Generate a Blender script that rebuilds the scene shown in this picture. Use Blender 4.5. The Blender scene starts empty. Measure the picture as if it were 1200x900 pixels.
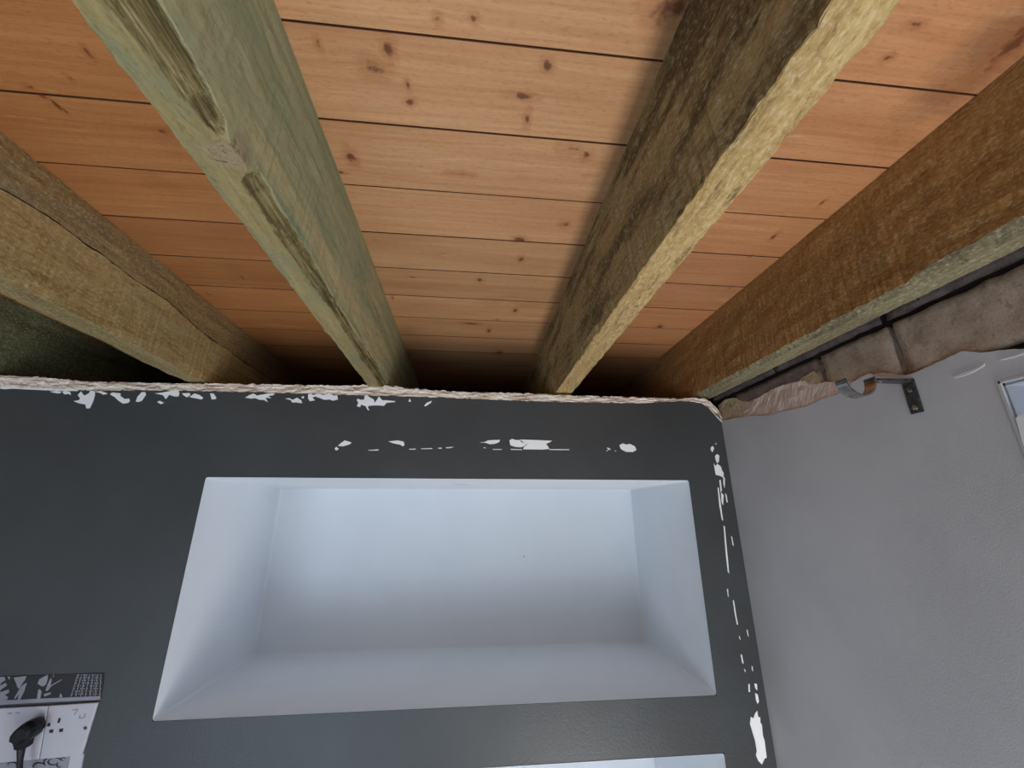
import bpy, math, random
import numpy as np
from mathutils import Vector, Matrix, noise

random.seed(4)
S = bpy.context.scene
COL = S.collection
H = 1.9            # height of the lens above the floor

# ------------------------------------------------------------------ camera
FPX = 481.66
YAW, PITCH, ROLL = 0.100937, 0.310195, -0.001815
def cam_rows():
    F = np.array([math.sin(YAW)*math.cos(PITCH), math.cos(YAW)*math.cos(PITCH), math.sin(PITCH)])
    R = np.cross(F, [0, 0, 1]); R /= np.linalg.norm(R); U = np.cross(R, F)
    R2 = math.cos(ROLL)*R+math.sin(ROLL)*U; U2 = -math.sin(ROLL)*R+math.cos(ROLL)*U
    return R2, U2, F
CR, CU, CF = cam_rows()
cd = bpy.data.cameras.new('camera'); cam = bpy.data.objects.new('camera', cd); COL.objects.link(cam)
cd.sensor_width = 36; cd.lens = FPX/1200*36; cd.clip_start = .01
m = Matrix(((CR[0], CU[0], -CF[0], 0), (CR[1], CU[1], -CF[1], 0), (CR[2], CU[2], -CF[2], H), (0, 0, 0, 1)))
cam.matrix_world = m
S.camera = cam

# ------------------------------------------------------------------ world, lights, exposure
S.view_settings.view_transform = 'Standard'; S.view_settings.look = 'None'
S.view_settings.gamma = 1; S.view_settings.use_curve_mapping = False
S.view_settings.exposure = 0.0
w = bpy.data.worlds.new('sky'); S.world = w; w.use_nodes = True
w.node_tree.nodes['Background'].inputs[0].default_value = (.62, .78, 1, 1)
w.node_tree.nodes['Background'].inputs[1].default_value = 1.0

def area(name, loc, target, sx, sy, power, color, spread=180):
    l = bpy.data.lights.new(name, 'AREA'); l.shape = 'RECTANGLE'; l.size = sx; l.size_y = sy
    l.energy = power; l.color = color; l.spread = math.radians(spread)
    o = bpy.data.objects.new(name, l); COL.objects.link(o); o.location = loc
    o.rotation_euler = (Vector(target)-Vector(loc)).to_track_quat('-Z', 'Y').to_euler()
    return o
# daylight through the window of the right wall
area('window_daylight', (1.25, -.45, H-.35), (-1, -.35, H-.55), 1.9, 1.3, 9, (.70, .83, 1))
# added fill light behind the lens, brightening the walls and niches
area('room_end_fill', (-.75, -1.6, H-1.1), (-.2, .85, H-.3), 1.3, .9, 26, (.66, .83, 1))
# sun patch on the unseen worktop under that window, thrown back up at joists and boards
area('worktop_bounce', (.44, -.25, H-1.13), (.44, -.25, H), .17, 1.3, 15, (1, .98, .95))

# ------------------------------------------------------------------ helpers
def ray(u, v): return CR*((u-600)/FPX) - CU*((v-450)/FPX) + CF
def onY(u, v, y): r = ray(u, v); r = r*y/r[1]; return (r[0], r[1], r[2]+H)
def onX(u, v, x): r = ray(u, v); r = r*x/r[0]; return (r[0], r[1], r[2]+H)
def onZ(u, v, z): r = ray(u, v); r = r*z/r[2]; return (r[0], r[1], r[2]+H)

def link(name, verts, faces, mat, parent=None, mi=None, smooth=False):
    me = bpy.data.meshes.new(name); me.from_pydata([tuple(map(float, v)) for v in verts], [], faces)
    mats = mat if isinstance(mat, (list, tuple)) else [mat]
    for k in mats: me.materials.append(k)
    if mi: me.polygons.foreach_set('material_index', mi)
    if smooth: me.polygons.foreach_set('use_smooth', [True]*len(me.polygons))
    me.update()
    o = bpy.data.objects.new(name, me); COL.objects.link(o)
    if parent: o.parent = parent
    return o
def recentre(o, loc):
    o.data.transform(Matrix.Translation(-Vector(loc))); o.location = loc; return o
def local(o, parent):      # parent an object whose mesh is in world space to a thing that sits elsewhere
    o.parent = parent; o.data.transform(Matrix.Translation(-Vector(parent.location))); return o
def tag(o, label, cat, group=None):
    o['label'] = label; o['category'] = cat
    if group: o['group'] = group
    return o
def struct(o): o['kind'] = 'structure'; return o
def empty(name, loc):
    o = bpy.data.objects.new(name, None); COL.objects.link(o); o.location = loc; o.empty_display_size = .05; return o
def box(x0, x1, y0, y1, z0, z1):
    v = [(x, y, z) for x in (x0, x1) for y in (y0, y1) for z in (z0, z1)]
    f = [(0, 1, 3, 2), (4, 6, 7, 5), (0, 4, 5, 1), (2, 3, 7, 6), (0, 2, 6, 4), (1, 5, 7, 3)]
    return v, f
def merge(parts):
    V, F = [], []
    for v, f in parts:
        n = len(V); V += list(v); F += [tuple(i+n for i in q) for q in f]
    return V, F
def slab(V, F, off):       # closes an open sheet into a slab
    n = len(V); off = np.array(off)
    used = sorted({i for q in F for i in q})
    V2 = [tuple(v) for v in V]+[tuple(np.array(v)+off) for v in V]
    edges = {}
    for q in F:
        for a, b in zip(q, q[1:]+q[:1]): edges[(a, b)] = 1
    F2 = [tuple(q) for q in F]+[tuple(i+n for i in reversed(q)) for q in F]
    for a, b in edges:
        if (b, a) not in edges: F2.append((b, a, a+n, b+n))
    return V2, F2
def interp(pts, u):
    if u <= pts[0][0]: return pts[0][1]
    for (a, va), (b, vb) in zip(pts, pts[1:]):
        if u <= b: return va+(vb-va)*(u-a)/(b-a) if b > a else vb
    return pts[-1][1]
def nz(x, y, z=0): return noise.noise(Vector((x, y, z)))
def fnz(x, y, z=0, o=4): return noise.fractal(Vector((x, y, z)), .6, 2.1, o)

# ------------------------------------------------------------------ material helpers
def lin(c):
    c = [x/255 for x in c]
    return tuple((x/12.92 if x <= .04045 else ((x+.055)/1.055)**2.4) for x in c)+(1,)
class NT:
    def __init__(s, name):
        s.m = bpy.data.materials.new(name); s.m.use_nodes = True; s.t = s.m.node_tree
        s.b = s.t.nodes['Principled BSDF']; s.pos = s.n('ShaderNodeNewGeometry').outputs['Position']
    def n(s, k, **a):
        x = s.t.nodes.new(k)
        for p, v in a.items(): setattr(x, p, v)
        return x
    def put(s, sock, v):
        if hasattr(v, 'links') or isinstance(v, bpy.types.NodeSocket): s.t.links.new(v, sock)
        else: sock.default_value = v
    def mth(s, op, a, b=0.0, c=0.0, clamp=False):
        x = s.n('ShaderNodeMath', operation=op, use_clamp=clamp)
        s.put(x.inputs[0], a); s.put(x.inputs[1], b); s.put(x.inputs[2], c); return x.outputs[0]
    def vm(s, op, a, b=(0, 0, 0)):
        x = s.n('ShaderNodeVectorMath', operation=op); s.put(x.inputs[0], a); s.put(x.inputs[1], b)
        return x.outputs['Value'] if op in ('LENGTH', 'DISTANCE', 'DOT_PRODUCT') else x.outputs[0]
    def noise(s, vec, scale=(1, 1, 1), freq=1.0, detail=4, rough=.55, dist=0.0):
        v = s.vm('MULTIPLY', vec, scale); x = s.n('ShaderNodeTexNoise'); s.put(x.inputs['Vector'], v)
        x.inputs['Scale'].default_value = freq; x.inputs['Detail'].default_value = detail
        x.inputs['Roughness'].default_value = rough; x.inputs['Distortion'].default_value = dist
        return x.outputs[0]
    def ramp(s, fac, stops, interp='LINEAR'):
        x = s.n('ShaderNodeValToRGB'); x.color_ramp.interpolation = interp; e = x.color_ramp.elements
        while len(e) < len(stops): e.new(.5)
        for i, (p, c) in enumerate(stops):
            e[i].position = p; e[i].color = c if len(c) == 4 else lin(c)
        s.put(x.inputs[0], fac); return x.outputs[0]
    def mix(s, f, a, b, mode='MIX'):
        x = s.n('ShaderNodeMix', data_type='RGBA', blend_type=mode)
        s.put(x.inputs[0], f); s.put(x.inputs[6], a); s.put(x.inputs[7], b); return x.outputs[2]
    def sstep(s, v, a, b):
        x = s.n('ShaderNodeMapRange', interpolation_type='SMOOTHSTEP'); s.put(x.inputs[0], v)
        x.inputs[1].default_value = a; x.inputs[2].default_value = b; return x.outputs[0]
    def bump(s, h, strength=.3, dist=.002, prev=None):
        x = s.n('ShaderNodeBump'); x.inputs['Strength'].default_value = strength; x.inputs['Distance'].default_value = dist
        s.put(x.inputs['Height'], h)
        if prev is not None: s.put(x.inputs['Normal'], prev)
        return x.outputs[0]
    def done(s, col, rough=.7, normal=None, metal=0, spec=.5):
        s.put(s.b.inputs['Base Color'], col); s.put(s.b.inputs['Roughness'], rough)
        s.b.inputs['Metallic'].default_value = metal; s.b.inputs['Specular IOR Level'].default_value = spec
        if normal is not None: s.put(s.b.inputs['Normal'], normal)
        return s.m

def mat_paint(name, c, rough=.6, grain=400, amp=.15, mott=.06, spec=.4):
    t = NT(name); a = t.noise(t.pos, freq=grain, detail=2); b = t.noise(t.pos, freq=6, detail=5)
    c0 = lin(c); d = tuple(x*(1-mott*2) for x in c0[:3])+(1,); u = tuple(min(1, x*(1+mott*2)) for x in c0[:3])+(1,)
    col = t.mix(t.sstep(b, .3, .7), d, u)
    return t.done(col, rough, t.bump(a, amp, .001), spec=spec)

def mat_joist(name, ramp, stain=None, stain_rng=(.5, .62), stain_scale=(14, 3.5, 14), dark=None, dark_rng=(.6, .7), dark_scale=(60, 6, 60),
              rough=.8, bump=.6, grain=(150, 9, 150)):
    t = NT(name)
    wob = t.noise(t.pos, (4, 2.5, 4), 1, 1)
    w3 = t.n('ShaderNodeCombineXYZ'); t.put(w3.inputs[0], t.mth('MULTIPLY', wob, .012)); t.put(w3.inputs[2], t.mth('MULTIPLY', wob, .012))
    p = t.vm('ADD', t.pos, w3.outputs[0])
    g = t.noise(p, grain, 1, 6, .7); big = t.noise(p, (22, 2.2, 22), 1, 6, .65)
    fac = t.mth('ADD', t.mth('MULTIPLY', g, .45), t.mth('MULTIPLY', big, .55))
    col = t.ramp(fac, ramp)
    if stain:
        s_ = t.noise(p, stain_scale, 1, 7, .68); col = t.mix(t.sstep(s_, *stain_rng), col, lin(stain))
    if dark:
        d_ = t.noise(p, dark_scale, 1, 6, .75); col = t.mix(t.sstep(d_, *dark_rng), col, lin(dark))
    speck = t.noise(t.pos, (1, .5, 1), 330, 4, .75)
    col = t.mix(t.mth('MULTIPLY', t.sstep(speck, .5, .68), .6), col, lin((196, 182, 150)), 'MULTIPLY')
    col = t.mix(t.mth('MULTIPLY', t.sstep(speck, .5, .34), .35), col, lin((214, 200, 168)))
    n = t.bump(g, bump, .0012); n = t.bump(t.noise(t.pos, (1, .35, 1), 260, 4, .7), bump*.7, .001, n)
    return t.done(col, rough, n, spec=.25)

# ceiling boards: orange pine, grain along x, knots at their own spots
KNOTS = [  # u, v, radius (m), strength
 (35,102,.004,.6),(50,113,.004,.7),(65,122,.004,.7),(78,131,.003,.6),(670,174,.008,.4),(688,182,.007,.4),(103,63,.004,.7),(82,92,.003,.6),(192,154,.0045,.8),(150,6,.003,.5),(373,52,.004,.5),
 (437,79,.0075,.9),(455,58,.006,.8),(478,100,.003,.8),(481,120,.0038,.9),(641,78,.0045,.9),(614,113,.005,.8),
 (618,139,.0045,.9),(411,184,.0065,1),(400,202,.003,.8),(539,204,.0055,.8),(663,264,.006,.9),(609,281,.006,1),
 (610,304,.005,.9),(562,328,.005,.9),(483,325,.0035,.7),(604,363,.006,.8),(551,379,.007,.9),(573,387,.007,.8),
 (585,413,.009,.9),(582,375,.004,.7),(773,383,.008,.8),(460,349,.004,.6),(785,12,.011,.9),(512,22,.004,.4),(556,22,.004,.35),
 (1073,28,.004,.6),(1040,68,.004,.6),(963,238,.004,.7),(907,277,.0045,.8),(285,326,.0045,.7),(326,375,.0055,.6),(290,128,.003,.4),
 (855,338,.004,.5),(880,300,.004,.4),(1195,45,.013,1),(690,205,.004,.4),(770,330,.006,.5),(520,297,.003,.4),(245,345,.004,.5)]
def mat_board():
    t = NT('orange_pine_board'); ZC = .415
    oi = t.n('ShaderNodeObjectInfo'); rnd = oi.outputs['Random']
    best = None; bend = None
    wob = t.noise(t.pos, (1, 1, 1), 90, 3)
    for u, v, r, s in KNOTS:
        x, y, z = onZ(u, v, ZC)
        d = t.vm('LENGTH', t.vm('MULTIPLY', t.vm('SUBTRACT', t.pos, (x, y, z)), (1/r*(.9+.5*math.sin(u)), 1/r*(.9-.45*math.sin(u)), 0)))
        d = t.mth('ADD', d, 1-s)
        best = d if best is None else t.mth('MINIMUM', best, d)
    best = t.mth('ADD', best, t.mth('MULTIPLY', t.mth('SUBTRACT', wob, .5), 2.6))
    halo = t.mth('DIVIDE', 1.0, t.mth('ADD', 1.0, t.mth('MULTIPLY', best, best)))   # grain bends round a knot
    w3 = t.n('ShaderNodeCombineXYZ'); t.put(w3.inputs[1], t.mth('ADD', t.mth('MULTIPLY', halo, .006), t.mth('MULTIPLY', t.noise(t.pos, (3, 12, 1), 1, 3), .02)))
    t.put(w3.inputs[2], t.mth('MULTIPLY', rnd, 7))
    p = t.vm('ADD', t.pos, w3.outputs[0])
    g = t.noise(p, (4, 170, 1), 1, 4, .6); fine = t.noise(p, (14, 900, 1), 1, 3, .6); big = t.noise(p, (2.2, 16, 1), 1, 4, .6)
    f = t.mth('ADD', t.mth('MULTIPLY', g, .42), t.mth('ADD', t.mth('MULTIPLY', big, .36), t.mth('MULTIPLY', fine, .22)))
    col = t.ramp(f, [(.3, (170, 120, 82)), (.45, (187, 139, 98)), (.56, (198, 152, 111)), (.7, (213, 171, 130))])
    tone = t.mth('ADD', .84, t.mth('MULTIPLY', rnd, .24))
    tc = t.n('ShaderNodeCombineColor'); t.put(tc.inputs[0], tone); t.put(tc.inputs[1], t.mth('MULTIPLY', tone, .985)); t.put(tc.inputs[2], t.mth('MULTIPLY', tone, .96))
    col = t.mix(1.0, col, tc.outputs[0], 'MULTIPLY')
    # the boards of the left bay are a deeper amber, those of the right one pinker
    sx = t.n('ShaderNodeSeparateXYZ'); t.put(sx.inputs[0], t.pos)
    col = t.mix(t.mth('SUBTRACT', 1.0, t.sstep(sx.outputs[0], -.30, -.17)), col, t.mix(1.0, col, lin((238, 214, 186)), 'MULTIPLY'))
    col = t.mix(t.sstep(sx.outputs[0], .17, .24), col, t.mix(1.0, col, lin((255, 240, 232)), 'MULTIPLY'))
    # pale worn patch streaks
    pale = t.noise(p, (5, 60, 1), 1, 4, .7); col = t.mix(t.mth('MULTIPLY', t.sstep(pale, .62, .74), .4), col, lin((232, 192, 146)))
    grime = t.noise(t.pos, (5, 6, 1), 1, 6, .65); col = t.mix(t.mth('MULTIPLY', t.sstep(grime, .58, .75), .35), col, lin((130, 84, 48)))
    st = t.vm('LENGTH', t.vm('MULTIPLY', t.vm('SUBTRACT', t.pos, onZ(1180, 50, ZC)), (24, 12, 0)))
    st = t.mth('ADD', st, t.mth('MULTIPLY', t.mth('SUBTRACT', t.noise(t.pos, freq=26, detail=7, rough=.75), .5), 2.4))
    col = t.mix(t.mth('MULTIPLY', t.mth('SUBTRACT', 1.0, t.sstep(st, .2, 1.5)), .5), col, lin((84, 60, 44)))
    speck = t.noise(t.pos, (.35, 1, 1), 380, 4, .75)
    col = t.mix(t.mth('MULTIPLY', t.sstep(speck, .5, .7), .5), col, lin((214, 196, 172)), 'MULTIPLY')
    # knots
    col = t.mix(t.mth('MULTIPLY', t.mth('SUBTRACT', 1.0, t.sstep(best, 1.1, 2.6)), .35), col, lin((158, 92, 50)))
    col = t.mix(t.mth('MULTIPLY', t.mth('SUBTRACT', 1.0, t.sstep(best, .35, 1.15)), .85), col, lin((96, 54, 34)))
    n = t.bump(g, .12, .0006); n = t.bump(fine, .1, .0004, n); n = t.bump(halo, .25, .001, n)
    return t.done(col, .42, n, spec=.5)

M = {}
M['board_edge'] = mat_paint('board_seam_shade', (84, 50, 28), .95, 100, .1)  # dark colour on the gap sides paints in the seam shadow
M['board'] = mat_board()
M['white'] = mat_paint('niche_white', (230, 235, 241), .5, 250, .06, .01)
M['charcoal'] = mat_paint('charcoal_paint', (66, 69, 71), .42, 330, .35, .05, .5)
M['grey'] = mat_paint('grey_wall_paint', (194, 194, 198), .7, 620, .16, .03, .3)
M['reveal'] = mat_paint('reveal_gloss_paint', (140, 143, 152), .22, 300, .2, .02, .6)
M['ridge'] = mat_paint('scraped_filler', (214, 214, 220), .5, 300, .3, .02)
M['plain'] = mat_paint('plain_wall_paint', (200, 198, 194), .8, 200, .1, .02)
M['floor'] = mat_paint('floor_board', (150, 140, 128), .7, 60, .1, .05)
M['worktop'] = mat_paint('unseen_worktop_pale', (222, 220, 214), .4, 100, .02, .02)
M['chip'] = mat_paint('bare_white_plaster', (250, 251, 253), .8, 200, .1, .01)
M['upvc'] = mat_paint('white_plastic', (240, 242, 245), .25, 50, .01, .005)
M['plate'] = mat_paint('socket_plastic', (196, 194, 204), .35, 50, .01, .02)
M['black'] = mat_paint('black_plastic', (12, 12, 15), .4, 80, .03, .02)
M['pin'] = mat_paint('dark_slot', (48, 44, 52), .8, 80, .01, .02)
M['pencil'] = mat_paint('pencil_mark', (150, 140, 156), .8, 80, .01, .02)
M['paperblack'] = mat_paint('wallpaper_black', (44, 42, 46), .5, 300, .1, .05)
M['papersilver'] = mat_paint('wallpaper_silver', (148, 148, 158), .45, 300, .1, .05)
M['void'] = mat_paint('old_dark_masonry', (52, 42, 36), .95, 60, .6, .2)
M['mortar'] = mat_paint('sooty_mortar', (52, 44, 40), .95, 200, .8, .2)

def mat_rough(name, stops, freq=30, dark=None, bump=.7, rough=.9, rng=(.58, .7)):
    t = NT(name); a = t.noise(t.pos, freq=freq, detail=7, rough=.68); b = t.noise(t.pos, freq=freq*9, detail=4, rough=.7)
    col = t.ramp(t.mth('ADD', t.mth('MULTIPLY', a, .7), t.mth('MULTIPLY', b, .3)), stops)
    if dark: col = t.mix(t.sstep(t.noise(t.vm('ADD', t.pos, (3, 5, 7)), freq=freq*1.7, detail=6, rough=.7), *rng), col, lin(dark))
    n = t.bump(a, bump, .004); n = t.bump(b, bump, .0015, n)
    return t.done(col, rough, n, spec=.2)
M['brick'] = mat_rough('old_brick_and_lime', [(.32, (150, 126, 110)), (.45, (182, 158, 140)), (.55, (200, 180, 160)), (.7, (218, 196, 180))], 34, (140, 124, 104), rng=(.56, .72))
M['brickb'] = mat_rough('sooty_brick', [(.32, (100, 82, 78)), (.5, (142, 122, 114)), (.7, (176, 154, 146))], 40, (84, 72, 66))
M['pink'] = mat_rough('pink_undercoat_plaster', [(.35, (206, 178, 164)), (.5, (224, 198, 184)), (.65, (234, 212, 198))], 26, None, .3)
M['tan'] = mat_rough('tan_filler', [(.32, (176, 148, 116)), (.5, (204, 178, 146)), (.68, (222, 200, 172))], 40, (150, 122, 94), .6)
def mat_edge():
    t = NT('broken_plaster_edge'); a = t.noise(t.pos, (22, 22, 230), 1, 6, .65, .3); b = t.noise(t.pos, freq=300, detail=4)
    col = t.ramp(a, [(.34, (150, 122, 100)), (.42, (206, 184, 164)), (.5, (236, 222, 206)), (.62, (246, 238, 228)), (.72, (214, 198, 184))])
    n = t.bump(a, .6, .003); n = t.bump(b, .4, .001, n); return t.done(col, .9, n, spec=.2)
M['edge'] = mat_edge()
t = NT('nickel'); M['nickel'] = t.done(t.ramp(t.noise(t.pos, freq=120, detail=2), [(.3, (150, 146, 142)), (.7, (200, 198, 196))]), .22, None, 1)
t = NT('dull_nickel'); M['dull'] = t.done(t.ramp(t.noise(t.pos, freq=260, detail=4), [(.3, (62, 62, 64)), (.7, (112, 112, 114))]), .45, None, .8)
def mat_glass():
    t = NT('window_glass'); tr = t.n('ShaderNodeBsdfTransparent'); gl = t.n('ShaderNodeBsdfGlossy'); gl.inputs['Roughness'].default_value = .02
    mx = t.n('ShaderNodeMixShader'); mx.inputs[0].default_value = .07
    t.t.links.new(tr.outputs[0], mx.inputs[1]); t.t.links.new(gl.outputs[0], mx.inputs[2])
    t.t.links.new(mx.outputs[0], t.t.nodes['Material Output'].inputs[0]); return t.m
M['glass'] = mat_glass()

# joist timbers
def mat_green_joist():
    t = NT('green_treated_timber'); at = t.n('ShaderNodeAttribute'); at.attribute_name = 'zone'
    sp = t.n('ShaderNodeSeparateColor'); t.put(sp.inputs[0], at.outputs['Color'])
    P = t.pos; g = t.noise(P, (150, 8, 150), 1, 6, .7); big = t.noise(P, (20, 2, 20), 1, 6, .65); f = t.mth('ADD', t.mth('MULTIPLY', g, .4), t.mth('MULTIPLY', big, .6))
    side = t.ramp(f, [(.3, (104, 112, 86)), (.44, (132, 136, 104)), (.54, (152, 149, 113)), (.68, (172, 160, 118))])
    side = t.mix(t.mth('MULTIPLY', t.sstep(t.noise(P, (18, 2.2, 18), 1, 5, .6), .5, .62), .75), side, lin((178, 160, 118)))
    side = t.mix(t.mth('MULTIPLY', t.sstep(t.noise(P, (26, 5, 26), 1, 6, .7), .57, .7), .5), side, lin((108, 130, 106)))
    bot = t.ramp(f, [(.3, (106, 94, 60)), (.45, (138, 124, 84)), (.6, (162, 146, 104)), (.75, (186, 170, 130))])
    bot = t.mix(t.sstep(t.noise(P, (24, 6, 24), 1, 6, .65), .5, .64), bot, lin((130, 128, 96)))
    wan = t.ramp(t.noise(P, (260, 9, 260), 1, 5, .7), [(.34, (54, 46, 24)), (.46, (86, 74, 42)), (.56, (116, 102, 66)), (.68, (156, 140, 102))])
    jit = t.mth('MULTIPLY', t.mth('SUBTRACT', t.noise(P, (210, 22, 210), 1, 5, .8), .5), 1.9)
    col = t.mix(t.sstep(t.mth('ADD', sp.outputs[1], t.mth('MULTIPLY', jit, .6)), .35, .65), bot, side)
    col = t.mix(t.sstep(t.mth('ADD', sp.outputs[0], jit), .3, .75), col, wan)
    kd = t.vm('LENGTH', t.vm('MULTIPLY', t.vm('SUBTRACT', P, (-.186, .262, H+.2595)), (44, 62, 44)))
    kd = t.mth('ADD', kd, t.mth('MULTIPLY', t.mth('SUBTRACT', t.noise(P, freq=120, detail=5, rough=.7), .5), 1.5))
    col = t.mix(t.mth('MULTIPLY', t.mth('SUBTRACT', 1.0, t.sstep(kd, .5, 1.1)), .85), col, lin((152, 134, 106)))
    ck = t.noise(P, (120, 260, 120), 1, 5, .7, 1.6)
    ckm = t.mth('MULTIPLY', t.sstep(ck, .56, .68), t.mth('SUBTRACT', 1.0, t.sstep(kd, .6, .95)))
    col = t.mix(t.mth('MULTIPLY', ckm, .8), col, lin((84, 66, 46)))
    speck = t.noise(P, (1, .5, 1), 330, 4, .75)
    col = t.mix(t.mth('MULTIPLY', t.sstep(speck, .5, .68), .5), col, lin((196, 190, 160)), 'MULTIPLY')
    n = t.bump(g, .5, .0012); n = t.bump(speck, .5, .0008, n); n = t.bump(t.mth('MULTIPLY', ckm, -1.0), .6, .002, n)
    return t.done(col, .8, n, spec=.25)
M['j2'] = mat_green_joist()
M['crack'] = mat_paint('deep_crack', (44, 32, 20), .95, 100, .1)
M['j1side'] = mat_joist('olive_brown_side', [(.3, (126, 104, 62)), (.45, (154, 128, 80)), (.58, (174, 148, 98)), (.74, (188, 164, 118))],
                        (160, 146, 102), (.52, .7), (16, 5, 16), (120, 92, 54), (.57, .74), (40, 7, 40), bump=.45)
M['j1up'] = mat_joist('grey_brown_side', [(.3, (118, 96, 60)), (.5, (146, 120, 78)), (.7, (166, 140, 96))],
                      (134, 120, 92), (.5, .7), (16, 4, 16), (108, 84, 54), (.57, .74), (40, 7, 40), bump=.45)
M['j1bot'] = mat_joist('green_tinged_underside', [(.3, (108, 98, 62)), (.5, (142, 126, 84)), (.7, (166, 148, 104))], (122, 104, 68), (.55, .7))
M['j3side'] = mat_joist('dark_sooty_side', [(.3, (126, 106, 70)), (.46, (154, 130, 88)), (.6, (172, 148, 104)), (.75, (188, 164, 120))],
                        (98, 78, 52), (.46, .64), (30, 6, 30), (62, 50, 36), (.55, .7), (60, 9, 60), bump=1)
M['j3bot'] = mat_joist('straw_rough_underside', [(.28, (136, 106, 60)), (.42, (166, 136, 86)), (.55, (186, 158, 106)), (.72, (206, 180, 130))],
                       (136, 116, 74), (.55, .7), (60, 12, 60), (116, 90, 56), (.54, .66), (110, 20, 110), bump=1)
M['j4side'] = mat_joist('russet_brown_side', [(.3, (128, 94, 52)), (.45, (152, 112, 62)), (.58, (168, 126, 72)), (.74, (182, 142, 86))],
                        (140, 110, 64), (.5, .7), (16, 4, 16), (108, 78, 44), (.58, .72), (60, 10, 60), bump=.5)
M['j4bot'] = mat_joist('grey_green_underside', [(.3, (84, 80, 60)), (.5, (122, 114, 88)), (.7, (152, 142, 112))], (110, 96, 70), (.56, .7), dark=(70, 64, 48), dark_rng=(.6, .74), bump=.8)
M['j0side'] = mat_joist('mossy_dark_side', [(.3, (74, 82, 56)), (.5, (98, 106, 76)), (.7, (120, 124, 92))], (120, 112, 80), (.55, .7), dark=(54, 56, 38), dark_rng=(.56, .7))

# ------------------------------------------------------------------ ceiling boards
ZC, ZB = H+.415, H+.2585
v, f = box(-1.62, .80, -1.66, 1.38, ZC+.021, ZC+.035)
ceiling = struct(link('ceiling', v, f, M['mortar']))
y0 = .265-.0945*20
k = 0
y = y0
while y < 1.36:
    rr = random.Random(k); drop = rr.uniform(-.0002, .0002); tilt = rr.uniform(-.0002, .0002)
    g, b = .0006, .0006
    ya, yb = y+g, y+.0945-g
    z = ZC+drop
    x0, x1 = -1.6, .575
    sec = [(ya, z+.0205), (ya, z+b), (ya+b, z), (yb-b, z), (yb, z+b), (yb, z+.0205)]
    V = [(x0, a, c) for a, c in sec]+[(x1, a+tilt, c) for a, c in sec]
    F = [(i, (i+1) % 6, (i+1) % 6+6, i+6) for i in range(6)]+[tuple(range(5, -1, -1)), tuple(range(6, 12))]
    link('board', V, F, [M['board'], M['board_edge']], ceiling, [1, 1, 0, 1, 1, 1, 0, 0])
    y += .0945; k += 1

# ------------------------------------------------------------------ joists
YS = list(np.arange(-1.64, .08, .08))+list(np.arange(.1, 1.0, .0045))+list(np.arange(1.0, 1.345, .03))
def joist(x0b, x1b, x0t, x1t, mats, zb=ZB, zt=ZC-.0005, seed=0, amp=.0012, edge=.0012, wane=None, wane_l=None, crack=None, zone=False):
    """mats: left side, underside, waney strip, right side (, right side above the crack)"""
    rows = []; NL, NB, NW, NR = 12, 8, 4, 16
    for y in YS:
        wr = wane(y) if wane else .0012; wl = wane_l(y) if wane_l else .0012
        e1 = edge*fnz(y*60, seed, 1)+edge*nz(y*260, seed, 4)*.8; e0 = edge*fnz(y*60, seed, 2)+edge*nz(y*260, seed, 5)*.8
        xb0, xb1 = x0b+e0, x1b+e1
        P = []; K = []
        for i in range(NL):                        # left side, top to bottom
            q = i/(NL-1); P.append((x0t+(xb0-x0t)*q, zt+(zb+wl-zt)*q)); K.append(0)
        for i in range(1, 3):
            q = i/2; P.append((xb0+wl*q*.9, zb+wl*(1-q))); K.append(1)
        a = xb0+wl*.9; c = xb1-wr
        for i in range(1, NB+1): P.append((a+(c-a)*i/NB, zb)); K.append(1)
        for i in range(1, NW+1):
            q = i/NW; P.append((c+wr*q, zb+wr*.9*q**1.3)); K.append(2 if wane else 1)
        zl = zb+wr*.9
        if crack:
            zc = max(zl+.006, min(zt-.006, crack(y))); hw = .0009
            zs = list(np.linspace(zl, zc-hw, 8))[1:]+[zc]+list(np.linspace(zc+hw, zt, 8))
        else: zs = list(np.linspace(zl, zt, NR+1))[1:]
        for z in zs:
            q = (z-zb)/(zt-zb); x = xb1+(x1t-xb1)*q
            if crack and z == zc: x -= .006
            P.append((x, z)); K.append(5 if (crack and abs(z-zc) < hw*1.2 and z >= zc-1e-9) else 4 if (crack and z > zc+hw*.5 and len(mats) > 4) else 3)
        rows.append((y, P, K))
    n = len(rows[0][1]); V = []; F = []; MI = []
    for y, P, K in rows:
        for (x, z) in P:
            d = amp*fnz(x*90+seed*7, y*16, z*90, 5)
            top = z > zt-.002
            V.append((x+(0 if top else d), y, z+(0 if top else d*.7)))
    for r in range(len(rows)-1):
        K = rows[r][2]
        for i in range(n):
            j = (i+1) % n; F.append((r*n+i, r*n+j, (r+1)*n+j, (r+1)*n+i)); MI.append(K[j])
    F += [tuple(range(n-1, -1, -1)), tuple((len(rows)-1)*n+i for i in range(n))]; MI += [0, 0]
    o = link('ceiling_joist', V, F, [M[q] for q in mats], None, MI)
    if zone:
        ca = o.data.color_attributes.new('zone', 'FLOAT_COLOR', 'POINT'); i = 0
        for y, P, K in rows:
            wv = min(1, (wane(y)-.0015)/.006); wv = max(0, wv); nw = len(P)-len([k_ for k_ in K if k_ == 3])-NW
            for q in range(len(P)):
                j = q-nw; w_ = 0; sd = 1 if (K[q] == 3 or K[q] == 0) else 0
                if 0 <= j < NW: w_ = [.95, 1, .9, .35][j]; sd = [0, 0, 0, 1][j]
                elif j == -1: w_ = .55
                elif j == -2: w_ = .12
                ca.data[i].color = (w_*wv, sd, 0, 1); i += 1
    recentre(o, ((x0b+x1b)/2, 1.3, zb)); return o
G = 'exposed ceiling joists'
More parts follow.
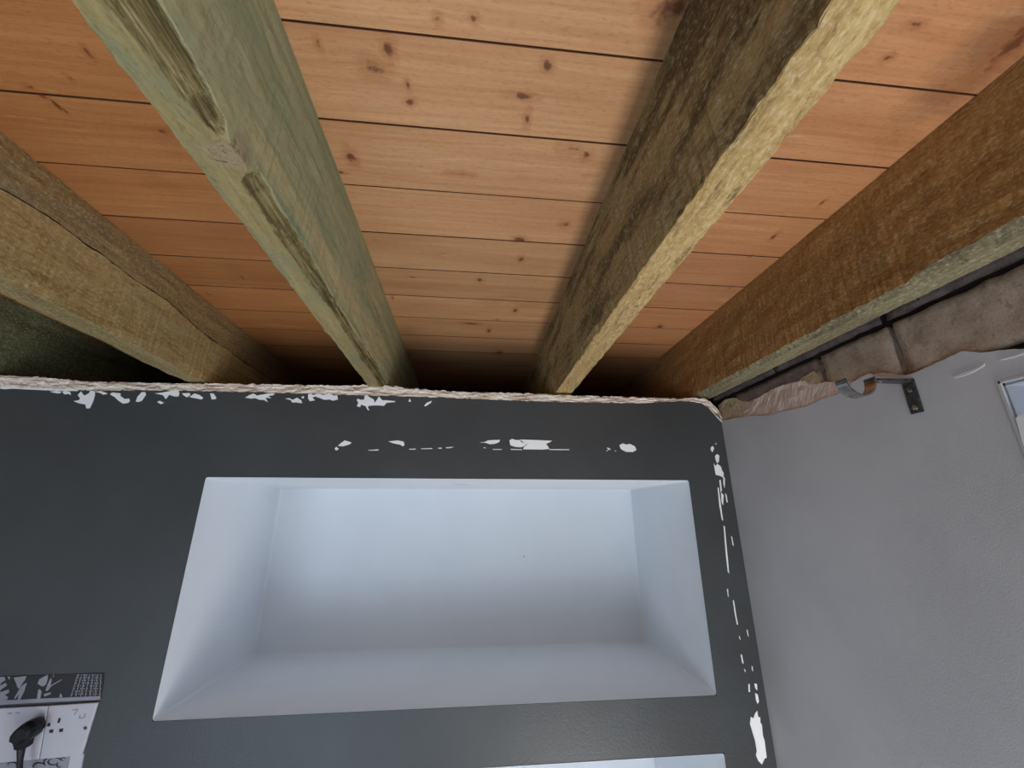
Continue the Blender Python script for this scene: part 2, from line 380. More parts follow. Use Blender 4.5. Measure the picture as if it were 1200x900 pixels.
def zfrom(u, v, x): p = onX(u, v, x); return (p[1], p[2])
cr = sorted(zfrom(u, v, -.54) for u, v in [(-40, 180), (0, 221), (50, 250), (85, 275), (117, 297), (157, 327), (200, 356), (240, 392)])
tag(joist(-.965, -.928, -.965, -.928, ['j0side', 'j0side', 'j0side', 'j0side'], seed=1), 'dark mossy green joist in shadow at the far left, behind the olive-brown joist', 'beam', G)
tag(joist(-.579, -.541, -.579, -.539, ['j1side', 'j1bot', 'j1bot', 'j1side', 'j1up', 'crack'], zb=ZB+.002, seed=2, crack=lambda y: interp(cr, y), amp=.0016),
    'olive-brown ceiling joist with a long crack along its side, left of the green one', 'beam', G)
WP = [(-1.6, .02), (.10, .021), (.20, .0175), (.235, .011), (.249, .001), (.277, .001), (.287, .013), (.33, .013), (.42, .014), (.5, .008), (.56, .010), (.7, .014), (.82, .012), (1.4, .012)]
tag(joist(-.217, -.179, -.214, -.176, ['j2', 'j2', 'j2', 'j2'], seed=3, zone=True, wane=lambda y: interp(WP, y)+.0016*fnz(y*45, 3), amp=.0012),
    'pale green treated ceiling joist with a dark strip and knot along its edge', 'beam', G)
tag(joist(.1835, .2205, .173, .210, ['j3side', 'j3bot', 'j3bot', 'j3side'], seed=4, amp=.0022, edge=.0018,),
    'dark-sided ceiling joist with a bright straw-coloured rough underside', 'beam', G)
WL = [(-1.6, .010), (.25, .010), (.33, .013), (.40, .007), (.5, .009), (.7, .008), (1.4, .008)]
tag(joist(.512, .550, .512, .549, ['j4side', 'j4bot', 'j4bot', 'j4side'], seed=5, zb=ZB-.001, wane_l=lambda y: interp(WL, y)+.003*fnz(y*30, 9), amp=.0018),
    'russet-brown ceiling joist running close beside the grey right-hand wall', 'beam', G)

# ------------------------------------------------------------------ back wall
YW = .85
TOP = [(-200, 446), (0, 455), (75, 456), (100, 457), (200, 457), (300, 459), (405, 462), (480, 464), (560, 467), (640, 470), (750, 472), (780, 470), (810, 470), (822, 472), (830, 477), (838, 486), (845, 494), (860, 500)]
STR = [(-200, 433), (0, 440), (50, 442), (100, 447), (200, 449), (300, 450), (400, 452), (440, 450), (480, 455), (540, 459), (620, 461), (660, 463), (760, 466), (800, 467), (815, 466), (825, 467), (833, 471), (841, 479), (847, 490)]
def u_of(x, z=H+.25):      # picture column of a point of the back wall's top edge
    d = np.array([x, YW, z-H]); q = d@CF; return 600+FPX*(d@CR)/q
xs = sorted(list(np.arange(-1.6, .52, .006))+list(np.arange(.52, .558, .003))+[-.498, .4625, .5567])
NX0, NX1 = -.498, .4625
N1 = (H-.3145, H+.0715); N2 = (H-.786, H-.400)
def ztop(x):
    u = u_of(x); v = interp(TOP, u); r = ray(u, v); return r[2]*YW/r[1]+H+.0006*nz(x*160, 2)
zrow = [0, .6, N2[0], N2[1], N1[0], N1[1], H+.13, None]
V = []; F = []
for x in xs:
    for z in zrow: V.append((x, YW, ztop(x) if z is None else z))
R = len(zrow)
for i in range(len(xs)-1):
    for j in range(R-1):
        if xs[i] >= NX0-1e-6 and xs[i+1] <= NX1+1e-6 and j in (2, 4): continue
        F.append((i*R+j, i*R+j+1, (i+1)*R+j+1, (i+1)*R+j)[::-1])
V, F = slab(V, F, (0, .085, 0))
wall_back = struct(link('wall_back', V, F, M['charcoal']))
def niche(z0, z1):
    y1 = 1.178; a = .0008
    ins = [(NX0+a, z0+a), (NX1-a, z0+a), (NX1-a, z1-a), (NX0+a, z1-a)]
    out = [(NX0-.012, z0-.012), (NX1+.012, z0-.012), (NX1+.012, z1+.012), (NX0-.012, z1+.012)]
    jj = []
    V = [(x, YW-.0006, z) for x, z in ins]+[(x, y1, z) for x, z in ins]
    V += [(x, YW+.0855, z) for x, z in out]+[(x, y1+.012, z) for x, z in out]+[(x, YW+.0855, z) for x, z in ins]
    F = []
    for i in range(4):
        j = (i+1) % 4
        F += [(i, j, j+4, i+4), (i+8, i+12, j+12, j+8), ]
        F += [(16+i, 16+j, 8+j, 8+i)]
    F += [(4, 5, 6, 7), (15, 14, 13, 12)]
    o = link('niche', V, F, M['white'], wall_back)
    bv = o.modifiers.new('soft', 'BEVEL'); bv.width = .004; bv.segments = 2; bv.limit_method = 'ANGLE'; bv.angle_limit = math.radians(60)
    return o
niche(*N1); niche(*N2)
# a hairline scrape on the soffit of the upper niche and a pin hole in its back
o = link('paint_scrape', *slab([onZ(u, v, .0708) for u, v in [(528, 568.2), (540, 567.2), (560, 569.5), (541, 568.2)]], [(0, 1, 2, 3)], (0, 0, -.0006)), M['ridge'] if 'ridge' in M else M['grey'], wall_back)
c_ = onY(614, 652, 1.1775); o = link('pin_hole', [(c_[0]+.0016*math.cos(a_), 1.1772, c_[2]+.0016*math.sin(a_)) for a_ in np.linspace(0, 6.28, 9)[:-1]], [tuple(range(8))], M['pencil'], wall_back)

# broken plaster edge along the top of the back wall
def ribbon(top, bot, u0, u1, du, rows, proj, jit_t, jit_b, amp, seed):
    V = []; F = []; us = np.arange(u0, u1+du*.5, du)
    for u in us:
        t_ = interp(top, u)+jit_t*(fnz(u*.13, seed)+.7*abs(nz(u*.45, seed))); b_ = interp(bot, u)+jit_b*fnz(u*.2, seed+9)
        for j in range(rows+1):
            q = j/rows; vv = t_+(b_-t_)*q
            d = amp*fnz(u*.09, q*3.2+seed, seed)
            if amp and j in (0, rows): d *= .4
            V.append(proj(u, vv, d))
    R = rows+1
    for i in range(len(us)-1):
        for j in range(rows): F.append((i*R+j, i*R+j+1, (i+1)*R+j+1, (i+1)*R+j))
    return V, F
V, F = ribbon(STR, [(u, v+.6) for u, v in TOP], -150, 847, 1.3, 7, lambda u, v, d: onY(u, v, YW-.0004+d), 1.3, .5, .0032, 3)
V, F = slab(V, F, (0, .07, 0))
o = link('broken_plaster_edge', V, F, M['edge'], wall_back); o['label'] = 'ragged pinkish-white broken plaster edge'
# plaster peeks through below a thin dark seam at the far left
def patch(name, pts, mat, parent, y=YW, th=.0007, d=.0009):
    V = [onY(u, v, y-d) for u, v in pts]
    a = sum(V[i][0]*V[(i+1) % len(V)][2]-V[(i+1) % len(V)][0]*V[i][2] for i in range(len(V)))
    F = [tuple(range(len(V)))]
    if a < 0: F = [F[0][::-1]]
    V, F = slab(V, F, (0, d+.0005, 0))
    return link(name, V, F, mat, parent)
CH = [
 [(0,452),(8,452.4),(30,454),(60,455),(92,457),(90,458.2),(60,457.6),(30,456.2),(14,455.4),(4,456),(0,455)],
 [(58,459),(66,458),(72,459),(69,461),(64,460.5)], [(73,459),(76,458),(82,459),(83,463),(80,461.5),(75,462)],
 [(86,470),(92,469),(94,467),(91,463),(95,458.5),(97,462),(99,463.5),(104,461),(106,457.5),(111,458.5),(111,463),(109,470),(105,478.5),(101,478.5),(100,474),(92,472.5)],
 [(111,459),(118,458),(126,461),(121,462.5),(117,460.5)],
 [(129,461.5),(132,459.8),(141,461),(141,464),(146,467.5),(151,467),(152,469.5),(150,472),(144,473),(138,469),(134,465),(130,463)],
 [(159,470.5),(161,465),(166,459.5),(170,459.5),(171,462),(166,469.5),(162,471)],
 [(181,461),(190,460),(200,458),(209,457),(210,461),(209,464.5),(204,464.5),(198,462.5),(196,465),(194,467.5),(191,463)],
 [(184,471),(187,469.5),(192,472),(188,473.4)],
 [(213,461),(222,460.5),(223,462.5),(219,465.5),(216,464)], [(222,465),(228,461),(234,463),(238,466),(236,468),(231,467),(225,466)],
 [(246,461),(250,461),(253,465),(253,467.5),(248,468)],
 [(287,466),(292,463),(297,461),(301,463.5),(309,462),(314,461),(322,461),(320,463),(314,464),(318,466.5),(311,466),(314,471.5),(309,468.5),(304,468.5),(299,466.5),(294,467)],
 [(334,467),(339,466.5),(343,468.5),(348,466),(353,469),(354,472.5),(347,471.5),(342,471.5),(341,469)],
 [(353.5,465),(356,464),(356,467),(353.5,466.5)],
 [(361,462),(364,461),(367,463),(373,461),(379,463),(386,460.5),(391,463.5),(395,463),(396,468),(390,469.5),(386,468),(380,468.5),(375,466.5),(369,464.5),(366,466),(369,469),(363,470),(361,467)],
 [(418,469),(419,467),(423,468.5),(427,468),(427,464.5),(430,463),(434,466),(438,468),(439,472),(442,468),(444,464.5),(448,469),(453,469),(463,470),(463,471),(453,472),(450,475.5),(444,475),(438,475),(432,475.5),(431,477),(433,481),(430.5,480),(428.5,476),(423,474),(422,477),(418,476),(420,472)],
 [(478.5,470.5),(480,467),(482,470.5)], [(497,475.5),(500,472),(506,469.5),(505,472),(499,476)],
 [(396,522.5),(399,519.5),(404,516),(412,518.5),(410,520.5),(402,523)], [(392,526),(394,523.5),(397,526),(394,528)],
 [(431,527.3),(444,526.5),(443,528),(433,528)], [(455,517.3),(462,516.5),(466,516),(473,517.5),(474,521.5),(472,523),(469,521),(461,519.5)],
 [(479,526),(487,525.7),(487,526.8),(480,526.8)],[(493,525.5),(506,525),(507,526),(494,526.2)], [(513,525),(517,524.3),(518,525.8),(514,525.7)], [(522,524.2),(532,523.5),(528,525),(523,525.2)],
 [(562,518.4),(568,518),(572,516),(578,515.6),(586,515.4),(585,518),(580,520),(574,520.5),(569,518.8)], [(566,524.7),(569,524),(569,525.4)],
 [(577,526.2),(588,526.3),(588,527),(578,526.9)],
 [(597,516),(600,514.2),(604,515.5),(611,515.7),(612,517.5),(614,518.5),(617,520.5),(614,523),(611,524),(608,524),(603,523.5),(598,521.5)],
 [(609,515),(625,515.5),(647,516.5),(644,518.5),(640,520),(642,523),(644,526),(636,526.8),(613,526.5),(614,524),(618,520.5),(611,518)],
 [(598,526),(612,526.6),(612,527.3),(599,527)], [(644,526.4),(655,526.3),(667,526.5),(667,527.4),(655,527.3),(644,527.2)],
 [(711,524.5),(714,525),(716,527),(713,527)], [(710,528),(713,527.5),(712,528.7)],
 [(726,521.5),(730,519.5),(734,521),(738,520),(744,523),(746,527),(742,529.7),(734,529.5),(729,527),(727,525)],[(720,528.2),(722,528),(722,529)],
 [(833,524.5),(835,522.5),(837,525),(835,530),(833,527)], [(838,520),(839.6,519),(839.4,521)],
 [(838,534),(840.5,532),(843,534),(842.5,541),(840.5,543),(838.5,538)],
 [(836.5,543),(838.5,546),(841,543.5),(845,547),(846,551),(848,554),(848,560),(845,558),(842,557),(839,556.5),(838,552)],
 [(843,563),(844.5,562),(846,575),(844.5,577)], [(847.5,558),(849.5,560),(849.3,572),(848,568)], [(845,577),(848,580),(847.5,592),(845.5,588)],
 [(841,571),(842.3,572),(846,600),(847.5,610),(846,609),(843,592)], [(850,578),(851.5,580),(853,589),(851.5,588)],
 [(848,616),(849.5,617),(851.5,640),(853,655),(854.5,672),(853,670),(850.5,648)], [(857,628),(858,629),(860,640),(858.5,638)],
 [(859,704),(860,703),(863,722),(865,732),(863.7,732),(861,718)], [(868,767),(869.5,767),(871.5,778),(870,777)], [(872,784),(873.5,785),(873.5,788)],
 [(877,802),(878.5,801),(879,811),(877.5,811)], [(884,801),(887,801.5),(887.5,809),(885.5,807)], [(885,812),(888,814),(889.5,822),(888,825),(886,820)],
 [(880,840),(883,842),(885,836),(887.5,833),(888.5,840),(891,841),(891,846),(893,850),(894,862),(896,868),(897.5,880),(898.5,888),(896,889),(893,896),(889,892),(886,885),(887,880),(885,868),(882,858),(879,848)],
 [(852,690),(853,690),(854,700),(853,698)], [(875,738),(876,738),(877.5,746),(876.5,745)], [(866,745),(867,746),(868,750),(867,749)], [(881,780),(882,781),(882.5,787),(881.4,785)]]
for c in CH: patch('bare_plaster_chip', c, M['chip'], wall_back)

# wallpaper left showing round the socket
def poly_set(name, polys, mat, parent, d, y=YW):
    parts = []
    for pts in polys:
        V = [onY(u, v, y-d) for u, v in pts]; a = sum(V[i][0]*V[(i+1) % len(V)][2]-V[(i+1) % len(V)][0]*V[i][2] for i in range(len(V)))
        F = [tuple(range(len(V)))]
        if a < 0: F = [F[0][::-1]]
        parts.append(slab(V, F, (0, .0006, 0)))
    V, F = merge(parts); return link(name, V, F, mat, parent)
wp = patch('wallpaper_remnant', [(-70, 794), (0, 793), (60, 791), (121.5, 788.5), (121, 800), (118, 817), (60, 820.5), (0, 824), (-76, 829)], M['paperblack'], wall_back, d=.001)
wp['label'] = 'strip of black wallpaper with silver leaf and lace print above the socket'
Z = lambda L: [(x/7.5, 780+y/7.5) for x, y in L]
leaves = [Z(q) for q in [
 [(-60,100),(40,100),(45,130),(10,150),(0,180),(50,150),(60,175),(0,215),(0,235),(75,210),(80,235),(40,260),(70,275),(60,300),(0,310),(-60,312)],
 [(65,95),(90,100),(80,125)], [(118,105),(232,92),(215,130),(195,155),(170,205),(152,190),(140,150)],
 [(235,150),(210,230),(175,300),(155,300),(165,250),(130,295),(128,280),(165,215),(200,170)],
 [(345,120),(420,80),(418,120),(400,170),(370,185),(330,160)], [(335,215),(350,205),(365,230),(352,290),(325,290)],
 [(400,215),(425,150),(445,110),(455,125),(440,175),(545,118),(530,135),(450,180),(415,225)], [(385,250),(440,235),(450,248),(390,272)],
 [(468,75),(474,80),(465,105)], [(530,240),(545,262),(545,280),(520,280)],
 [(-60,312),(0,306),(180,300),(350,290),(600,280),(880,268),(878,300),(600,312),(350,326),(180,335),(0,345),(-60,350)]]]
o = poly_set('leaf_print', leaves, M['papersilver'], wp, .0016)
lace = []
for i in range(10):
    for j in range(8):
        x = 690+i*24-j*9*(1-i/9)+(j % 2)*6; yy = 82+j*24
        if x > 888: continue
        a = 5.5+2.5*nz(i*1.7, j*2.3); lace.append(Z([(x-a, yy-3), (x, yy-a-2), (x+a, yy+3), (x, yy+a+3)]))
for i in range(7):
    xa = 680+i*34; xb = 620+i*42
    lace.append(Z([(xa, 78), (xa+5, 78), (xb+5, 272), (xb, 272)]))
o = poly_set('lace_print', lace, M['papersilver'], wp, .0016); o['kind'] = 'stuff'
wp2 = patch('wallpaper_remnant', [(-60, 893), (0, 891), (82, 884.5), (79, 900), (75, 930), (-60, 940)], M['papersilver'], wall_back, d=.001)
wp2['label'] = 'grey wallpaper with dark scrolls below the socket'
sc = []
for (cx_, cy_, r0, r1, a0, a1) in [(62,894,10,12.6,150,330),(62,893,5,7,0,260),(70,897,3,4.6,40,250),(14,897,5,7.5,180,400),(46,899,7,9.5,170,330),(74,890,2.5,4,90,330),(4,894,3,5,150,380)]:
    A = np.radians(np.linspace(a0, a1, 14)); mid = [1-.9*abs(2*i/13-1)**2 for i in range(14)]
    sc.append([(cx_+r0*math.cos(a), cy_+r0*.6*math.sin(a)) for a in A]+[(cx_+(r0+(r1-r0)*m_)*math.cos(a), cy_+(r0+(r1-r0)*m_)*.6*math.sin(a)) for a, m_ in list(zip(A, mid))[::-1]])
poly_set('scroll_print', sc, M['paperblack'], wp2, .0016)
patch('pale_trim_strip', [(82.5, 884.6), (98, 883.6), (95, 900), (88, 935), (74, 935), (79.5, 900)], M['plate'], wall_back, d=.002)

# ------------------------------------------------------------------ socket and plug
sk = empty('wall_socket', onY(45, 888, YW))
tag(sk, 'white double wall socket plate on the charcoal wall', 'socket')
def slab_poly(name, pts, mat, parent, y0, y1, bevel=0):
    V = [onY(u, v, YW) for u, v in pts]; V = [(x, y0, z) for x, y, z in V]
    a = sum(V[i][0]*V[(i+1) % len(V)][2]-V[(i+1) % len(V)][0]*V[i][2] for i in range(len(V)))
    F = [tuple(range(len(V)))]
    if a < 0: F = [F[0][::-1]]
    V, F = slab(V, F, (0, y1-y0, 0)); o = link(name, V, F, mat)
    if bevel:
        bv = o.modifiers.new('round', 'BEVEL'); bv.width = bevel; bv.segments = 3; bv.limit_method = 'ANGLE'
    return local(o, parent) if parent else o
# plate halves: the seam between them is a real gap
slab_poly('faceplate', [(-2, 829), (59.3, 825.8), (48.5, 888), (-2, 893)], M['plate'], sk, YW-.0045, YW, .0012)
o = slab_poly('faceplate', [(60.3, 825.7), (117, 822), (98, 884), (49.5, 888)], M['plate'], sk, YW-.0045, YW, .0012)
for q in [[(72, 840), (74.6, 840), (73, 845.5), (70.6, 845.5)], [(59.5, 846), (62.5, 845.5), (62, 849.5), (58.8, 849.5)], [(61.5, 853.5), (66, 853), (65.3, 857), (61, 857)], [(73, 852.5), (77.5, 852), (76.5, 856), (72.6, 856)]]:
    slab_poly('pin_slot', q, M['pin'], sk, YW-.005, YW-.003)
slab_poly('screw', [(103+2*math.cos(a), 851.5+1.9*math.sin(a)) for a in np.linspace(0, 6.28, 11)[:-1]], M['dull'], sk, YW-.0053, YW-.003)
for q in [[(12, 834.3), (17, 833.3), (17.6, 834.6), (13, 835.6)], [(21.5, 833.9), (26.5, 833), (27, 834.1), (22, 835)]]:
    slab_poly('switch_mark', q, M['pencil'], sk, YW-.0048, YW-.0035)
pm = [[(88, 830), (94.5, 829.3), (94.7, 830.3), (88.2, 831.1)], [(93.6, 830), (94.7, 830), (90.6, 836.4), (89.6, 836.2)],
      [(102.6, 834.5), (103.6, 834.5), (102.6, 839), (99.5, 840.6), (95.6, 840.3), (95.8, 839.3), (99, 839.5), (101.6, 838.2)], [(96.3, 836), (97.2, 836), (96.6, 840), (95.6, 840)]]
for q in pm:
    slab_poly('pencil_mark', q, M['pencil'], sk, YW-.0048, YW-.0035)
pl = empty('power_plug', onY(30, 858, YW-.008))
tag(pl, 'black plug with a hanging cable in the left half of the wall socket', 'plug')
def plug():
    out = [(13,867),(14.5,859),(21,851),(28,845),(34,841.5),(41,840),(46.5,842),(49,847),(48,855),(43,862),(37,867),(31,871),(29.5,875),(28.5,880),(21.5,880),(20.5,874),(18.5,869.5)]
    out = [(32+(u-32)*.8+1, 857+(v-857)*.86) for u, v in out]; P = [onY(u, v, YW-.019) for u, v in out]; c = np.mean(np.array(P), 0)
    V = []; lv = [(YW-.008, .93), (YW-.014, 1.0), (YW-.024, .98), (YW-.031, .84), (YW-.033, .6)]
    for y, s in lv:
        for p in P: V.append((c[0]+(p[0]-c[0])*s, y, c[2]+(p[2]-c[2])*s))
    n = len(P); F = []
    for k in range(len(lv)-1):
        for i in range(n): j = (i+1) % n; F.append((k*n+i, k*n+j, (k+1)*n+j, (k+1)*n+i))
    F += [tuple(range(n)), tuple((len(lv)-1)*n+i for i in range(n-1, -1, -1))]
    return V, F
V, F = plug(); local(link('plug_body', V, F, M['black']), pl)
def tube(path, r, n=10):
    V = []; F = []; path = [Vector(p) for p in path]
    for k, p in enumerate(path):
        d = (path[min(k+1, len(path)-1)]-path[max(k-1, 0)]).normalized(); a = d.orthogonal().normalized()
        if k: a = (prev-d*prev.dot(d)).normalized()
        prev = a; b = d.cross(a); rk = r[k] if isinstance(r, (list, tuple)) else r
        for i in range(n):
            t_ = 2*math.pi*i/n; V.append(tuple(p+a*rk*math.cos(t_)+b*rk*math.sin(t_)))
    for k in range(len(path)-1):
        for i in range(n): j = (i+1) % n; F.append((k*n+i, k*n+j, (k+1)*n+j, (k+1)*n+i))
    F += [tuple(range(n-1, -1, -1)), tuple((len(path)-1)*n+i for i in range(n))]
    return V, F
V, F = tube([onY(26, 871, YW-.02), onY(25, 878, YW-.02), onY(24.3, 884, YW-.02), onY(23.6, 892, YW-.02), onY(23, 900, YW-.021), onY(21, 925, YW-.02), onY(17, 970, YW-.018)], [.0052, .0048, .0042, .0034, .0034, .0034, .0034])
local(link('cable', V, F, M['black'], None, None, True), pl)

# ------------------------------------------------------------------ right wall
XR = .557
GT = [(847,493),(862,490),(880,487),(900,487),(925,480),(945,476),(965,467),(984,461),(988,455),(1000,447),(1011,441),(1020,436.5),(1024,441),(1050,440),(1062,440),(1080,433),(1100,424),(1128,411),(1150,414),(1172,410),(1200,408)]
GTW = sorted([onX(u, v, XR)[1:] for u, v in GT])
def gz(y):
    z = interp([(a, b) for a, b in GTW], y); return z+.0009*fnz(y*70, 4)+.0006*nz(y*300, 4)
WY0, WY1, WZ0, WZ1 = -1.0, .362, H-.98, H+.1335
ys = sorted(list(np.arange(-1.66, .2, .05))+list(np.arange(.2, .85, .004))+[WY0, WY1, .85])
ys = [y for i, y in enumerate(ys) if i == 0 or y-ys[i-1] > 1e-5]
zr = [0, .5, WZ0, H-.5, H-.1, WZ1, None]
R = len(zr); V = []; F = []
for y in ys:
    for z in zr: V.append((XR, y, gz(y) if z is None else z))
for i in range(len(ys)-1):
    for j in range(R-1):
        if ys[i] >= WY0-1e-6 and ys[i+1] <= WY1+1e-6 and j in (2, 3, 4): continue
        F.append((i*R+j, i*R+j+1, (i+1)*R+j+1, (i+1)*R+j))
V, F = slab(V, F, (.02, 0, 0))
wall_right = struct(link('wall_right', V, F, M['grey']))
# masonry core behind the plaster, with the window opening
parts = [box(.577, .80, WY1, 1.37, 0, ZC), box(.577, .80, -1.66, WY0, 0, ZC), box(.577, .80, WY0, WY1, 0, WZ0-.001), box(.577, .80, WY0, WY1, WZ1+.001, ZC)]
V, F = merge(parts); link('masonry_core', V, F, M['mortar'], wall_right)
# window reveal lining
a = .004
parts = [box(XR+.001, .80, WY1-a, WY1+a, WZ0, WZ1), box(XR+.001, .80, WY0-a, WY0+a, WZ0, WZ1), box(XR+.001, .80, WY0, WY1, WZ1-a, WZ1+.001), box(XR-.01, .80, WY0, WY1, WZ0-.006, WZ0+.012)]
V, F = merge(parts); link('window_reveal', V, F, M['reveal'], wall_right)
# corner bead round the opening
o = link('corner_bead', *merge([box(XR-.0012, XR+.002, WY1-.002, WY1+.001, WZ0, WZ1+.002), box(XR-.0012, XR+.002, WY0, WY1, WZ1-.001, WZ1+.0015)]), M['grey'], wall_right)
# thin ridges of filler in the plaster near the window
def onxpatch(name, pts, mat, d=.0008):
    V = [onX(u, v, XR-d) for u, v in pts]
    a = sum(V[i][1]*V[(i+1) % len(V)][2]-V[(i+1) % len(V)][1]*V[i][2] for i in range(len(V)))
    F = [tuple(range(len(V)))]
    if a > 0: F = [F[0][::-1]]
    V, F = slab(V, F, (d+.0004, 0, 0)); return link(name, V, F, mat, wall_right)
for q in [[(1117, 441.5), (1128, 437), (1140, 433), (1153, 426), (1153, 428.5), (1140, 436), (1128, 441), (1118, 443)],
          [(1172, 420.5), (1190, 416), (1202, 412), (1202, 414), (1190, 418), (1173, 422)]]:
    onxpatch('filler_ridge', q, M['ridge'])

onxpatch('painted_highlight', [(1190, 490), (1194, 487), (1201, 485), (1203, 533), (1198, 519), (1194, 504)], M['upvc'], .0018)  # white patch that paints a bright highlight on the window corner

# pink undercoat and tan filler showing above the grey paint
def on_x_band(name, top, bot, x, mat, seed, amp=.0022, th=.02, jt=1.0, jb=.8):
    us0 = min(p[0] for p in top); us1 = max(p[0] for p in top)
    V, F = ribbon(top, bot, us0, us1, 1.2, 6, lambda u, v, d: onX(u, v, x+d), jt, jb, amp, seed)
    V, F = slab(V, [q[::-1] for q in F], (th, 0, 0)); return link(name, V, F, mat, wall_right)
o = on_x_band('pink_undercoat', [(872, 482), (878, 478), (884, 468), (895, 462), (905, 456), (918, 451), (935, 447), (943, 446), (948, 451), (960, 449), (972, 447), (985, 447), (1000, 446)],
          [(872, 491), (900, 489), (925, 484), (945, 479), (965, 471), (985, 465), (1000, 452)], XR+.003, M['pink'], 11)
o['label'] = 'pale pink undercoat plaster with a ragged edge'
o = on_x_band('pink_undercoat', [(1021, 441), (1026, 438.5), (1034, 436.8), (1044, 437), (1052, 439.5), (1057, 443)], [(1021, 446), (1057, 446)], XR+.0015, M['pink'], 12)
o = on_x_band('tan_filler', [(842, 474), (850, 468), (862, 466), (870, 470), (877, 471), (884, 467)], [(842, 491), (850, 493), (862, 492), (884, 488)], XR+.004, M['tan'], 13)
o['label'] = 'tan filler lump in the corner'
o = on_x_band('tan_filler', [(934, 447), (940, 443), (949, 437), (955, 434), (958, 439), (962, 449)], [(934, 452), (962, 454)], XR+.005, M['tan'], 14)

# the exposed bricks: faces rough, joints open
def brick(y0, y1, z0, z1, x, mat, seed, soft=.004, amp=.004):
    ny, nzr = max(4, int((y1-y0)/.012)), 9; V = []; F = []
    for i in range(ny+1):
        for j in range(nzr+1):
            a_, b_ = i/ny, j/nzr
            e = min(a_*(y1-y0), (1-a_)*(y1-y0), b_*(z1-z0), (1-b_)*(z1-z0)); rd = max(0, soft-e)**1.4*3
            yy = y0+(y1-y0)*a_; zz = z0+(z1-z0)*b_
            if j in (0, nzr): zz += .0018*fnz(yy*60, seed)
            if i in (0, ny): yy += .0015*fnz(zz*60, seed)
            V.append((x+rd+amp*fnz(yy*28, zz*28, seed), yy, zz))
    R = nzr+1
    for i in range(ny):
        for j in range(nzr): F.append((i*R+j, i*R+j+1, (i+1)*R+j+1, (i+1)*R+j))
    V, F = slab(V, F, (.03, 0, 0)); return link('brick', V, F, mat, wall_right, None, True)
rows1 = [(.585, .80), (.462, .571), (.236, .4525), (.01, .226), (-.215, 0), (-.44, -.225)]
for i, (a_, b_) in enumerate(rows1):
    brick(a_, b_, H+.172, H+.2475, .5645, M['brickb'] if i == 0 else M['brick'], 20+i)
for i, (a_, b_) in enumerate([(.69, .90), (.475, .68), (.25, .465), (.03, .24), (-.19, .02)]):
    brick(a_, b_, H+.259, H+.325, .571, M['brickb'], 40+i)
for i, (a_, b_) in enumerate([(.575, .79), (.35, .565), (.13, .34)]):
    brick(a_, b_, H+.336, H+.402, .570, M['brickb'], 60+i)
# mortar in the joints of the first course
for a_, b_ in [(.570, .586), (.4525, .462), (.226, .236)]:
    V, F = box(.5695, .59, a_, b_, H+.172, H+.243); link('mortar_joint', V, F, M['brickb'], wall_right)

# window
win = struct(link('window_1', *merge([box(.735, .79, WY0+.004, WY1-.004, WZ0+.012, WZ0+.07), box(.735, .79, WY0+.004, WY1-.004, WZ1-.06, WZ1-.004),
      box(.735, .79, WY0+.004, WY0+.06, WZ0+.07, WZ1-.06), box(.735, .79, WY1-.06, WY1-.004, WZ0+.07, WZ1-.06), box(.735, .79, -.35, -.30, WZ0+.07, WZ1-.06)]), M['upvc']))
link('pane', *box(.760, .764, WY0+.06, -.35, WZ0+.07, WZ1-.06), M['glass'], win)
link('pane', *box(.760, .764, -.30, WY1-.06, WZ0+.07, WZ1-.06), M['glass'], win)

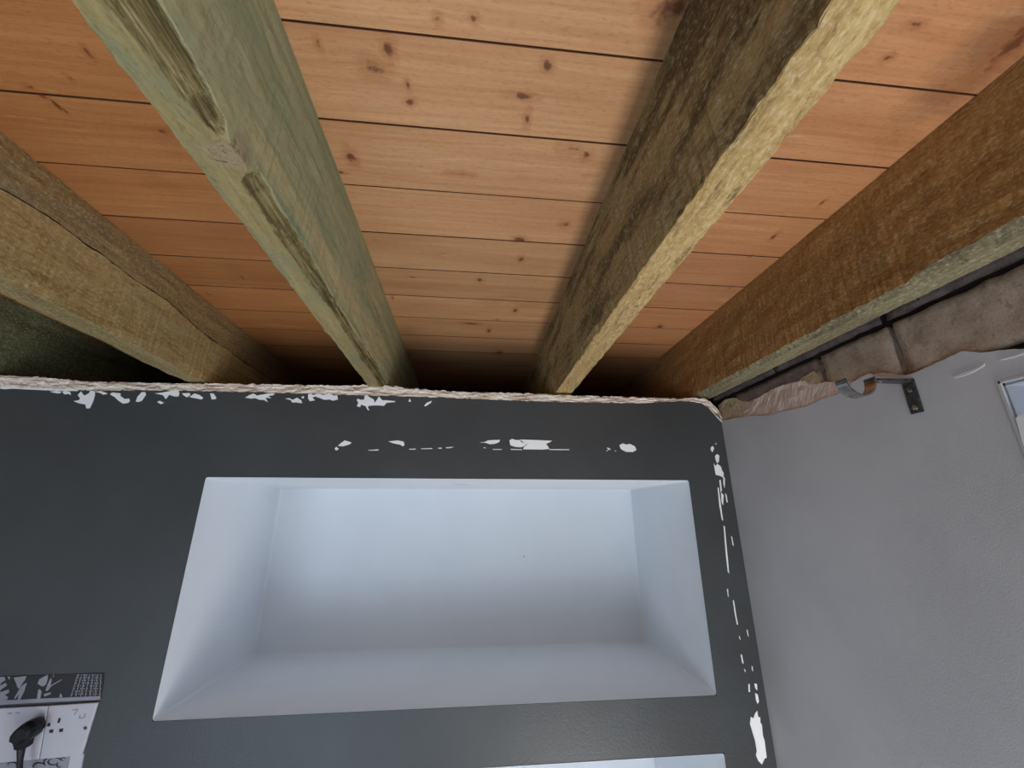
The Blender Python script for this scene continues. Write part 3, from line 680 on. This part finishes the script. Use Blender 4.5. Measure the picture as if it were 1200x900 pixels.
# ------------------------------------------------------------------ curtain pole bracket
BY, BZ = .4475, H+.1625
br = empty('curtain_bracket', (XR, BY, BZ-.04))
tag(br, 'nickel curtain pole bracket with an open cup, fixed to the grey wall under the bricks', 'bracket')
def part(name, VF, mat, parent=br, smooth=False, bev=0):
    o = link(name, VF[0], VF[1], mat, None, None, smooth); local(o, parent)
    if bev:
        b_ = o.modifiers.new('b', 'BEVEL'); b_.width = bev; b_.segments = 2
    return o
wpl = part('wall_plate', box(XR-.0028, XR-.0002, BY-.0075, BY+.0075, BZ-.041, BZ+.0022), M['dull'], bev=.0006)
part('arm', box(.5005, XR-.001, BY-.0065, BY+.0065, BZ-.0012, BZ+.0016), M['dull'], bev=.0005)
cx_, cz_, rr = .4815, BZ-.001, .0195
V = []; F = []
angs = [math.radians(a) for a in np.linspace(178, 372, 25)]
for a in angs:
    for r_ in (rr, rr+.0018):
        for yy in (BY-.0075, BY+.0075): V.append((cx_+r_*math.cos(a), yy, cz_+r_*math.sin(a)))
for i in range(len(angs)-1):
    p = i*4; q = p+4
    F += [(p, p+1, q+1, q), (p+2, q+2, q+3, p+3), (p, q, q+2, p+2), (p+1, p+3, q+3, q+1)]
F += [(0, 2, 3, 1), (len(V)-4, len(V)-3, len(V)-1, len(V)-2)]
part('cup', (V, F), M['nickel'])
def disc(c, axis, r, h, n=14):
    c = Vector(c); ax = Vector(axis).normalized(); return tube([c, c+ax*h*.6, c+ax*h], [r, r*.9, r*.4], n)
for z in (BZ-.011, BZ-.034): part('screw', disc((XR-.0026, BY, z), (-1, 0, 0), .0034, .0018), M['nickel'])
part('screw', disc((.515, BY, BZ-.001), (0, 0, -1), .0032, .0022), M['nickel'])
part('clamp_screw', disc((.503, BY, BZ-.007), (1, 0, 0), .0028, .004), M['nickel'])

# ------------------------------------------------------------------ rest of the shell
struct(link('wall_rear', *box(-1.7, .8, 1.36, 1.44, 0, ZC+.03), M['void']))
struct(link('wall_left', *box(-1.72, -1.62, -1.7, 1.40, 0, ZC+.03), M['plain']))
struct(link('wall_front', *box(-1.7, .8, -1.76, -1.66, 0, ZC+.03), M['plain']))
struct(link('floor', *box(-1.72, .85, -1.76, 1.44, -.05, 0), M['floor']))
struct(link('unseen_worktop_1', *box(-.02, .556, -1.2, .845, H-1.19, H-1.15), M['worktop']))  # unseen worktop below the window, under the bounce light
